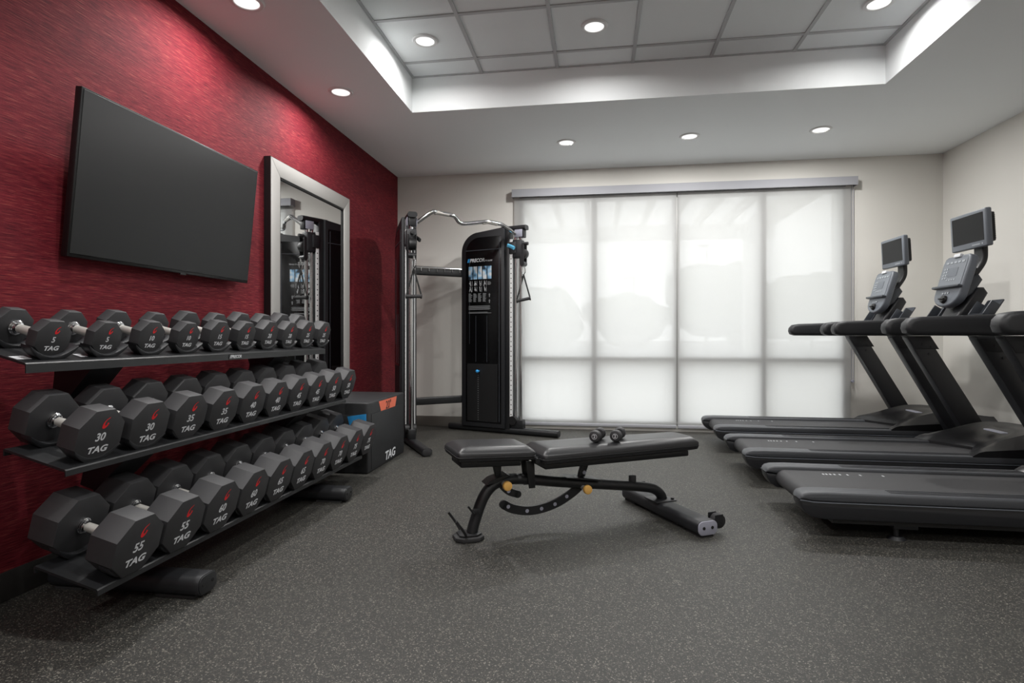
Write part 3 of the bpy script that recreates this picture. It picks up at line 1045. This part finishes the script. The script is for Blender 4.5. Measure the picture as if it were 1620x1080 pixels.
# hanging handles
def handle(loc, rz, tilt, side, label):
    t = empty('cable_stirrup', loc, rz)
    tag(t, label, 'handle', 'cable machine handles')
    mxh = Matrix.Rotation(tilt, 4, 'Y')
    g = MB(); g.cyl((-.062, 0, 0), (.062, 0, 0), .0155, n=16)
    g.cyl((-.072, 0, 0), (-.058, 0, 0), .021, n=16, bev=.003); g.cyl((.058, 0, 0), (.072, 0, 0), .021, n=16, bev=.003)
    g.build('grip', M['grip'], t, mxh)
    ap = Vector((0, 0, .245))
    for s_ in (-1, 1):
        e_ = mxh @ Vector((s_ * .066, 0, .012))
        MB().tube([e_, ap], rrect(.015, .004, .0015, 2), up=(0, 1, 0)).build('strap', M['webbing'], t)
    kn = MB(); kn.tube([ap + Vector((-.012, 0, -.03)), ap + Vector((.0, 0, .0)), ap + Vector((.018, 0, .03))], rrect(.007, .022, .003, 2), up=(0, 1, 0))
    kn.build('strap_loop', M['webbing'], t)
    ring = [ap + Vector((.017 * sin(2 * pi * k / 16), 0, .045 + .040 * cos(2 * pi * k / 16))) for k in range(17)]
    cb = MB(); cb.tube(ring, .0045, up=(0, 1, 0), caps=False)
    cb.cyl(ap + Vector((0, 0, .085)), ap + Vector((0, 0, .115)), .009, n=10)
    cb.build('carabiner', M['chrome'], t)
lt = LT @ Vector((.085, 0, 0)); rt = RT @ Vector((.085, 0, 0))
handle((lt.x + cmx + .02, lt.y + cmy - .01, 1.335), R(8), 0, 1, 'black cable handle hanging from the left tower by the red wall')
handle((rt.x + cmx, rt.y + cmy, 1.345), R(8), R(-12), 1, 'black cable handle hanging against the window from right tower')

# ------------------------------------------------------------------ adjustable bench
bn = empty('weight_bench', (-.60, 2.69, 0), R(29))
tag(bn, 'black adjustable weight bench set flat in mid floor', 'bench')
fr = MB()
path = smooth_path([(.0, 0, .03), (.012, 0, .075), (.042, 0, .16), (.072, 0, .215), (.112, 0, .252), (.17, 0, .268), (.25, 0, .268), (.48, 0, .231), (.80, 0, .186), (.99, 0, .157),
                    (1.05, 0, .138), (1.085, 0, .108), (1.095, 0, .085)], 4)
fr.tube(path, [(.030 * cos(2 * pi * k / 16), .027 * sin(2 * pi * k / 16)) for k in range(16)], up=(0, 0, 1))
fr.build('main_tube', M['black'], bn)
# front foot
pl = [(-.085 + .0, 0)]
MB().prism([(-.09, -.03), (-.06, -.062), (.02, -.066), (.05, -.04), (.05, .04), (.02, .066), (-.06, .062), (-.09, .03)], 0, .022, 'z', bev=.006).build('front_foot', M['grip'], bn)
MB().prism([(-.07, -.03), (-.05, -.045), (.015, -.048), (.04, -.03), (.04, .03), (.015, .048), (-.05, .045), (-.07, .03)], .022, .032, 'z', bev=.003).build('foot_plate', M['black'], bn)
lv = MB(); lv.tube(smooth_path([(-.045, -.055, .03), (-.06, -.07, .06), (-.098, -.075, .115)], 4), .0065)
lv.build('transport_handle', M['black'], bn)
lv = MB(); lv.tube(smooth_path([(-.045, .055, .03), (-.06, .07, .06), (-.098, .075, .115)], 4), .0065)
lv.build('transport_handle', M['black'], bn)
pg_ = MB(); pg_.box((-.005, -.036, .125), (.03, -.02, .15), .003); pg_.tube([(.0, -.034, .128), (-.03, -.036, .168)], .005); pg_.build('tube_peg', M['black'], bn)
# rear bar
VC = -.04
rb = MB(); rb.prism(rrect(.115, .07, .026, 5, 1.085, .045), VC - .345, VC + .345, 'y', bev=.002)
rbo = rb.build('rear_foot_bar', M['black2'], bn)
MB().prism(rrect(.112, .068, .026, 5, 1.085, .045), VC - .352, VC - .345, 'y', bev=.002).build('end_cap', M['cap'], rbo)
MB().prism(rrect(.112, .068, .026, 5, 1.085, .045), VC + .345, VC + .352, 'y', bev=.002).build('end_cap', M['cap'], rbo)
hm = MB()
for xx in (1.06, 1.11): hm.cyl((xx, VC - .354, .046), (xx, VC - .351, .046), .008, n=12)
hm.build('screw_hole', M['hole'], rbo)
box('rubber_pad', (1.045, VC - .34, 0), (1.125, VC - .24, .011), M['grip'], rbo)
box('rubber_pad', (1.045, VC + .24, 0), (1.125, VC + .34, .011), M['grip'], rbo)
box('mount_plate', (1.02, -.06, .078), (1.15, .06, .086), M['black'], bn, bev=.003)
for vv in (-.04, .04): MB().cyl((1.135, vv, .086), (1.135, vv, .096), .009, n=6).build('bolt', M['black'], bn)
for s_ in (-1, 1):
    y0 = VC + s_ * .315
    wl = MB(); wl.cyl((1.172, y0 - .02, .062), (1.172, y0 + .02, .062), .036, n=24, bev=.006)
    wl.build('wheel', M['grip'], bn)
    wb_ = MB(); wb_.box((1.135, y0 + .022, .045), (1.185, y0 + .028, .10), .002, 1); wb_.box((1.135, y0 - .028, .045), (1.185, y0 - .022, .10), .002, 1); wb_.build('wheel_bracket', M['black'], bn)
# pads: rounded slabs with a chamfered top edge and piping seam
def pad(name, u0, u1, w0, w1, zb, zt, ang, pivot, r=.03):
    b = bmesh.new()
    def outline(ins, z):
        pts = [(u0 + ins, -w0 + ins), (u1 - ins, -w1 + ins), (u1 - ins, w1 - ins), (u0 + ins, w0 - ins)]
        out = []
        rr = max(.004, r - ins * .3)
        n = len(pts)
        for i in range(n):
            p0 = Vector(pts[i - 1]); p1 = Vector(pts[i]); p2 = Vector(pts[(i + 1) % n])
            a_ = p1 + (p0 - p1).normalized() * rr; c_ = p1 + (p2 - p1).normalized() * rr
            for k in range(6):
                t_ = k / 5
                q_ = a_.lerp(p1, t_).lerp(p1.lerp(c_, t_), t_)
                out.append((q_.x, q_.y, z))
        return out
    h = zt - zb
    lay = [(.022, zb - .0), (.004, zb + .008), (0, zb + h * .32), (0, zb + h * .55), (.006, zb + h * .68), (.030, zb + h * .93), (.045, zb + h * .985), (.075, zt)]
    rings = [[b.verts.new(p) for p in outline(i_, z_)] for i_, z_ in lay]
    n = len(rings[0])
    for i in range(len(rings) - 1):
        for k in range(n):
            b.faces.new((rings[i][k], rings[i][(k + 1) % n], rings[i + 1][(k + 1) % n], rings[i + 1][k]))
    b.faces.new(rings[0][::-1]); b.faces.new(rings[-1])
    mb = MB(); mb._merge(b)
    mxp = Matrix.Translation(pivot) @ Matrix.Rotation(ang, 4, 'Y') @ Matrix.Translation(-Vector(pivot))
    o = mb.build(name, M['vinyl'], bn, mxp, ang=50)
    s1 = MB(); pts = outline(-.0005, zb + h * .34)
    s1.tube([Vector(p) for p in pts] + [Vector(pts[0])], .0022, caps=False)
    s1.build('seam', M['black'], o, mxp)
    bx_ = MB(); bx_.box((u0 + .03, -.09, zb - .032), (u1 - .06, .09, zb), .006)
    bx_.build('pad_support', M['black'], bn, mxp)
pad('seat_pad', -.108, .285, .14, .14, .392, .462, R(2.5), (.08, 0, .42))
pad('back_pad', .318, 1.265, .145, .115, .356, .432, R(-.3), (.33, 0, .38))
# hinge, posts and adjusting sectors
hg = MB(); hg.cyl((.302, -.11, .375), (.302, .11, .375), .013, n=16)
for s_ in (-1, 1):
    hg.prism([(.285, .39), (.315, .39), (.385, .335), (.37, .325), (.29, .36)], s_ * .085 - .004, s_ * .085 + .004, 'y')
hg.build('hinge', M['black'], bn)
for s_ in (-1, 1):
    MB().prism([(.268, .36), (.312, .36), (.318, .225), (.285, .225)], s_ * .036 - .004, s_ * .036 + .004, 'y', bev=.001).build('seat_post', M['black'], bn)
MB().prism([(.10, .37), (.15, .37), (.145, .275), (.125, .27)], -.012, .012, 'y', bev=.003).build('seat_link', M['black'], bn)
MB().prism([(.60, .345), (.645, .345), (.61, .25), (.575, .25)], -.012, .012, 'y', bev=.003).build('back_link', M['black'], bn)
hb = MB(); hb.cyl((.606, -.0135, .272), (.606, .0135, .272), .010, n=12); hb.build('link_hole', M['cap'], bn)
MB().prism([(.49, .262), (.50, .257), (.68, .228), (.685, .234), (.60, .25)], -.045, .045, 'y').build('sector_guide', M['black'], bn)
MB().prism([(.06, .262), (.09, .285), (.17, .305), (.185, .298), (.11, .27)], -.04, .04, 'y').build('seat_guide', M['black'], bn)
def sector(path, width, name, holes):
    P = smooth_path([(u, 0, z) for u, z in path], 6)
    b = MB()
    pr_ = [(-.006, -width / 2), (.006, -width / 2), (.006, width / 2), (-.006, width / 2)]
    b.tube(P, pr_, up=(0, 0, 1))
    for q in (P[0], P[-1]): b.cyl((q.x, -.006, q.z), (q.x, .006, q.z), width / 2, n=20)
    o = b.build(name, M['black'], bn)
    for (u, z) in holes:
        MB().cyl((u, -.0068, z), (u, .0068, z), .0095, n=14).build('sector_hole', M['cap'], o)
sector([(.585, .20), (.535, .165), (.455, .127), (.366, .106), (.287, .104), (.21, .122), (.163, .148)], .044, 'back_sector', [(.508, .155), (.441, .122), (.366, .107), (.287, .104), (.186, .136)])
sector([(.148, .258), (.165, .232), (.195, .208), (.238, .192)], .036, 'seat_sector', [(.188, .213)])
for (u, z) in ((.154, .259), (.591, .200)):
    MB().cyl((u, -.06, z), (u, -.02, z), .012, n=12).build('knob_stem', M['steel'], bn)
    kb = MB(); kb.cyl((u + .004, -.082, z - .002), (u + .004, -.056, z - .002), .023, n=20, bev=.006); kb.build('pull_knob', M['yellow'], bn)
bp = MB(); bp.cyl((.905, 0, .19), (.905, 0, .228), .020, n=18, bev=.004); bp.build('rubber_bumper', M['grip'], bn)

# two small dumbbells on the pad
def mini(loc, rz, label):
    t = empty('small_dumbbell', loc, rz)
    tag(t, label, 'dumbbell', 'small dumbbells on the bench')
    r = .031
    for s_ in (-1, 1):
        hd = lathe_x([(s_ * .028, .0), (s_ * .028, r * .78), (s_ * .034, r * .95), (s_ * .045, r), (s_ * .058, r), (s_ * .068, r * .9), (s_ * .071, r * .7), (s_ * .071, 0)], 20).build('head', M['urethane'], t)
        if s_ < 0:
            place('weight_number', text_mesh('2', .022, 0, .02, M['print']), hd, basis((-.0716, 0, 0), (0, -1, 0), (0, 0, 1)))
            rg = [Vector((-.0716, .013 * cos(2 * pi * k / 20), .013 * sin(2 * pi * k / 20))) for k in range(21)]
            MB().tube(rg, .0009, up=(1, 0, 0), caps=False).build('printed_ring', M['print'], hd)
    MB().cyl((-.03, 0, 0), (.03, 0, 0), .013, n=16).build('handle', M['urethane'], t)
    return t
mini((.005, 3.01, .434 + .031), R(76), 'small black dumbbell on bench pad, left of two')
mini((.111, 3.038, .434 + .031), R(76), 'small black dumbbell on bench pad, right of two')

# ------------------------------------------------------------------ treadmills
def treadmill(loc, label):
    t = empty('treadmill', loc)
    tag(t, label, 'treadmill', 'treadmills in a row by the window')
    W = .335; BI = .222; XE = 2.14
    for s_ in (-1, 1):
        a, b = (s_ * BI, s_ * W) if s_ > 0 else (s_ * W, s_ * BI)
        rp = [(.0, .188), (.004, .203), (.016, .216), (.045, .224), (.12, .227), (.5, .225), (XE, .225), (XE, .178), (.14, .178), (.06, .180), (.02, .186)]
        rl = MB().prism(rp, a, b, 'y', bev=.012, seg=3).build('side_rail', M['rail'], t)
        gv = MB()
        for k in range(4):
            yy = s_ * (BI + .025 + k * .018)
            gv.box((.42, yy - .002, .2245), (1.4, yy + .002, .2268), .0008, 1)
        gv.build('grip_ridge', M['tread'], rl)
        sp = [(.0, .184), (.006, .155), (.026, .122), (.06, .102), (.12, .094), (XE, .098), (XE, .176), (.14, .176), (.06, .177), (.02, .182)]
        MB().prism(sp, (s_ * (W - .004)), s_ * BI, 'y', bev=.008, seg=2).build('side_cover', M['tread'], t)
        sm = MB(); sm.tube([(x_, s_ * (W + .001), z_) for x_, z_ in ((.0, .186), (.02, .184), (.06, .1785), (.14, .177), (XE, .177))], .0026)
        sm.build('trim_highlight', M['console'], rl)  # seam trim in lighter grey, painting the highlight along the rail edge
    # belt round the rear roller
    r_ = .048
    bp_ = [(1.75, .207), (.10, .207)] + [(.10 - r_ * sin(pi * k / 12), .159 + r_ * cos(pi * k / 12)) for k in range(1, 13)] + [(1.75, .103)]
    bl = MB().prism(bp_, -BI + .004, BI - .004, 'y').build('running_belt', M['belt'], t)
    mk = [.275, .292, .312, .334, .362, .402, .468, .585]
    for x_ in mk:
        MB().quad((x_, .125, .2078), (x_ + .009, .125, .2078), (x_ + .009, .150, .2078), (x_, .150, .2078)).build('belt_mark', M['print'], bl, smooth=False)
    box('underframe', (.16, -.30, .07), (2.0, .30, .10), M['stack'], t)
    for x_ in (.46, 1.95):
        for s_ in (-1, 1):
            lf = MB(); lf.cyl((x_, s_ * .27, 0), (x_, s_ * .27, .014), .042, .028, n=18); lf.cyl((x_, s_ * .27, .012), (x_, s_ * .27, .075), .012, n=10)
            lf.box((x_ - .02, s_ * .27 - .022, .05), (x_ + .09, s_ * .27 + .022, .095), .004)
            lf.build('levelling_foot', M['black2'], t)
    # motor hood
    b = bmesh.new()
    nx, ny = 22, 16
    grid = []
    ss = lambda v: max(0, min(1, v)) ** 2 * (3 - 2 * max(0, min(1, v)))
    for i in range(nx + 1):
        row = []
        for j in range(ny + 1):
            v = -1 + 2 * j / ny
            yy = v * (W - .002)
            x0 = 1.365 + .20 * (1 - min(1, abs(v) / .86))
            xx = x0 + (2.16 - x0) * i / nx
            f = i / nx
            dome = .09 * ss(f / .55) * (1 - .35 * ss((f - .62) / .38))
            edge = 1 - .75 * ss((abs(v) - .72) / .28)
            fend = .028 * math.exp(-((abs(v) - .80) / .13) ** 2) * ss(f / .25)
            z = .226 + dome * edge + fend + .03 * ss(f / .07)
            row.append(b.verts.new((xx, yy, z)))
        grid.append(row)
    for i in range(nx):
        for j in range(ny):
            b.faces.new((grid[i][j], grid[i + 1][j], grid[i + 1][j + 1], grid[i][j + 1]))
    bd = grid[0] + [grid[i][ny] for i in range(1, nx + 1)] + grid[nx][ny - 1::-1] + [grid[i][0] for i in range(nx - 1, 0, -1)]
    lo = [b.verts.new((v.co.x, v.co.y, .20 if v.co.x < 2.1 else .12)) for v in bd]
    for k in range(len(bd)):
        b.faces.new((bd[k], bd[(k + 1) % len(bd)], lo[(k + 1) % len(bd)], lo[k]))
    mb = MB(); mb._merge(b)
    hd = mb.build('motor_hood', M['hood'], t, ang=40)
    MB().prism(rrect(.05, .19, .02, 4, 1.70, 0), .334, .3415, 'z', bev=.002, mx=None).build('hood_label', M['cap'], hd)
    # uprights and handrails
    for s_ in (-1, 1):
        yc = s_ * .39
        up = MB().prism([(1.325, .97), (1.475, .97), (1.965, .13), (1.795, .13)], yc - .04, yc + .04, 'y', bev=.008)
        uo = up.build('upright', M['tread'], t)
        MB().prism([(1.322, .985), (1.485, .985), (1.545, .885), (1.385, .885)], yc - .044, yc + .044, 'y', bev=.006).build('upright_sleeve', M['black2'], uo)
        bo = MB()
        for x_, z_ in ((1.43, .925), (1.49, .905), (1.475, .85)):
            for f_ in (-1, 1): bo.cyl((x_, yc + f_ * .043, z_), (x_, yc + f_ * .047, z_), .008, n=10)
        bo.build('bolt', M['black'], uo)
        MB().prism([(1.76, .19), (2.02, .19), (2.02, .09), (1.76, .09)], min(s_ * .33, s_ * .43), max(s_ * .33, s_ * .43), 'y', bev=.008).build('upright_base', M['tread'], uo)
        hp = [(.815, 1.03), (.82, 1.06), (.845, 1.088), (.90, 1.097), (1.25, 1.108), (1.42, 1.112), (1.60, 1.105), (1.60, .99), (1.30, .985), (.86, .987), (.825, 1.0)]
        hr = MB().prism(hp, yc - .05, yc + .05, 'y', bev=.026, seg=4).build('handrail', M['black2'], t, ang=50)
    # dash between the rails, trays
    da = MB().prism([(1.30, 1.06), (1.33, 1.10), (1.57, 1.112), (1.61, 1.08), (1.57, 1.0), (1.35, 1.0)], -.36, .36, 'y', bev=.012).build('dash', M['tread'], t, ang=50)
    MB().tube([(1.30, -.34, 1.065), (1.30, .34, 1.065)], .018).build('front_grip', M['black2'], t)
    for s_ in (-1, 1):
        mxs = Matrix.Translation((1.46, s_ * .235, 1.112)) @ Matrix.Rotation(R(32), 4, 'Y')
        tr_ = MB()
        tr_.box((-.03, -.075, -.005), (.03, .075, .0), .002, 1)
        tr_.box((.022, -.075, 0), (.034, .075, .14), .006, 2)
        tr_.box((-.03, -.075, 0), (.03, -.064, .10), .004, 2)
        tr_.box((-.03, .064, 0), (.03, .075, .10), .004, 2)
        tr_.build('storage_tray', M['console_dark'], t, mxs)
    cl_ = MB(); cl_.tube(smooth_path([(1.38, -.03, 1.107), (1.375, .03, 1.108), (1.365, .09, 1.107), (1.35, .14, 1.106)], 4), .003)
    cl_.build('safety_clip_cord', M['red'], t)
    # neck
    nk = MB().prism([(1.40, 1.10), (1.51, 1.10), (1.60, 1.27), (1.575, 1.31), (1.535, 1.31), (1.44, 1.17)], -.10, .10, 'y', bev=.018, seg=3)
    nk.build('neck', M['tread'], t, ang=50)
    MB().prism([(1.44, 1.22), (1.52, 1.27), (1.575, 1.36), (1.55, 1.40), (1.47, 1.36)], -.085, .085, 'y', bev=.012).build('console_back', M['console_dark'], t)
    # console panel in its own tilted frame: a = across (y), s = up the panel
    pz = R(16)
    pm = Matrix.Translation((1.375, 0, 1.195)) @ Matrix.Rotation(pz, 4, 'Y')
    ol_ = []
    for k in range(13):
        a_ = pi + pi * k / 12
        ol_.append((.142 * cos(a_), .075 + .085 * sin(a_)))
    ol_ += [(.147, .30), (.135, .345), (.11, .355), (-.11, .355), (-.135, .345), (-.147, .30)]
    cp = MB().prism(ol_, 0.0, .055, 'x', bev=.012, seg=3).build('console_panel', M['console'], t, pm, ang=50)
    MB().prism(rrect(.245, .19, .015, 4, 0, .235), -.002, .003, 'x').build('keypad', M['keypad'], cp, pm)
    MB().prism(rrect(.10, .065, .006, 3, .0, .235), -.0035, .0, 'x').build('display', M['console'], cp, pm)
    bt = MB()
    for r0 in range(4):
        for c0 in range(2): bt.prism(rrect(.016, .012, .003, 2, .075 + .026 * c0 * -1 + .02, .262 - r0 * .022), -.0045, 0, 'x')
    for c0 in range(5): bt.prism(rrect(.03, .014, .004, 2, -.085 + c0 * .042, .305), -.0045, 0, 'x')
    for c0 in range(4): bt.prism(rrect(.016, .010, .003, 2, -.04 + c0 * .027, .180), -.0045, 0, 'x')
    for c0 in range(3): bt.prism(rrect(.018, .012, .003, 2, -.02 + c0 * .028, .085), -.0045, 0, 'x')
    bt.build('keypad_buttons', M['button'], cp, pm)['kind'] = 'stuff'
    MB().box((-.028, -.15, .118), (.004, .15, .134), .005, 2).build('reading_ledge', M['console_dark'], cp, pm)
    kb = MB(); kb.cyl((-.02, 0, .04), (.0, 0, .04), .024, .030, n=20, bev=.003); kb.box((-.030, -.03, .034), (-.016, .03, .046), .004, 2)
    kb.build('control_paddle', M['stack'], cp, pm)
    MB().box((-.012, -.04, .338), (.012, .03, .362), .004, 2).build('page_clip', M['print'], cp, pm)
    # monitor and its arm
    arm = smooth_path([(1.50, 0, 1.33), (1.565, 0, 1.42), (1.605, 0, 1.49), (1.612, 0, 1.56), (1.605, 0, 1.66)], 6)
    MB().tube(arm, rrect(.10, .035, .010, 3), up=(1, 0, 0)).build('monitor_arm', M['tread'], t, ang=50)
    mm = Matrix.Translation((1.535, 0, 1.574)) @ Matrix.Rotation(R(-3), 4, 'Y')
    mo = MB().box((0, -.188, 0), (.04, .188, .25), .010, 3).build('monitor', M['console'], t, mm, ang=50)
    MB().box((-.0012, -.163, .042), (.002, .163, .228), .001, 1).build('screen', M['screen'], mo, mm)
    mbk = MB().box((.038, -.16, .03), (.075, .16, .225), .010, 2).build('monitor_back', M['tread'], mo, mm)
    vt = MB()
    for k in range(13): vt.box((.045, -.164, .045 + k * .0125), (.07, -.158, .051 + k * .0125))
    vt.build('vent_slots', M['stack'], mbk, mm)
    bz = MB(); bz.box((-.0015, -.150, .017), (.0, -.138, .027)); bz.box((-.0012, -.12, .018), (.0, -.04, .026))
    bz.build('monitor_print', M['button'], mo, mm)
    return t

def copy_tree(o, parent=None):
    c = o.copy()
    COL.objects.link(c)
    if parent is not None: c.parent = parent
    for ch in list(o.children): copy_tree(ch, c)
    return c
t3 = treadmill((.98, 3.265, 0), 'nearest black treadmill, its deck running out of the right edge')
t2 = copy_tree(t3); t2.location = (.98, 4.285, 0); t2['label'] = 'middle black treadmill of the row, with larger console monitor in view'
t1 = copy_tree(t3); t1.location = (.99, 5.305, 0); t1['label'] = 'farthest black treadmill, standing right before the window'
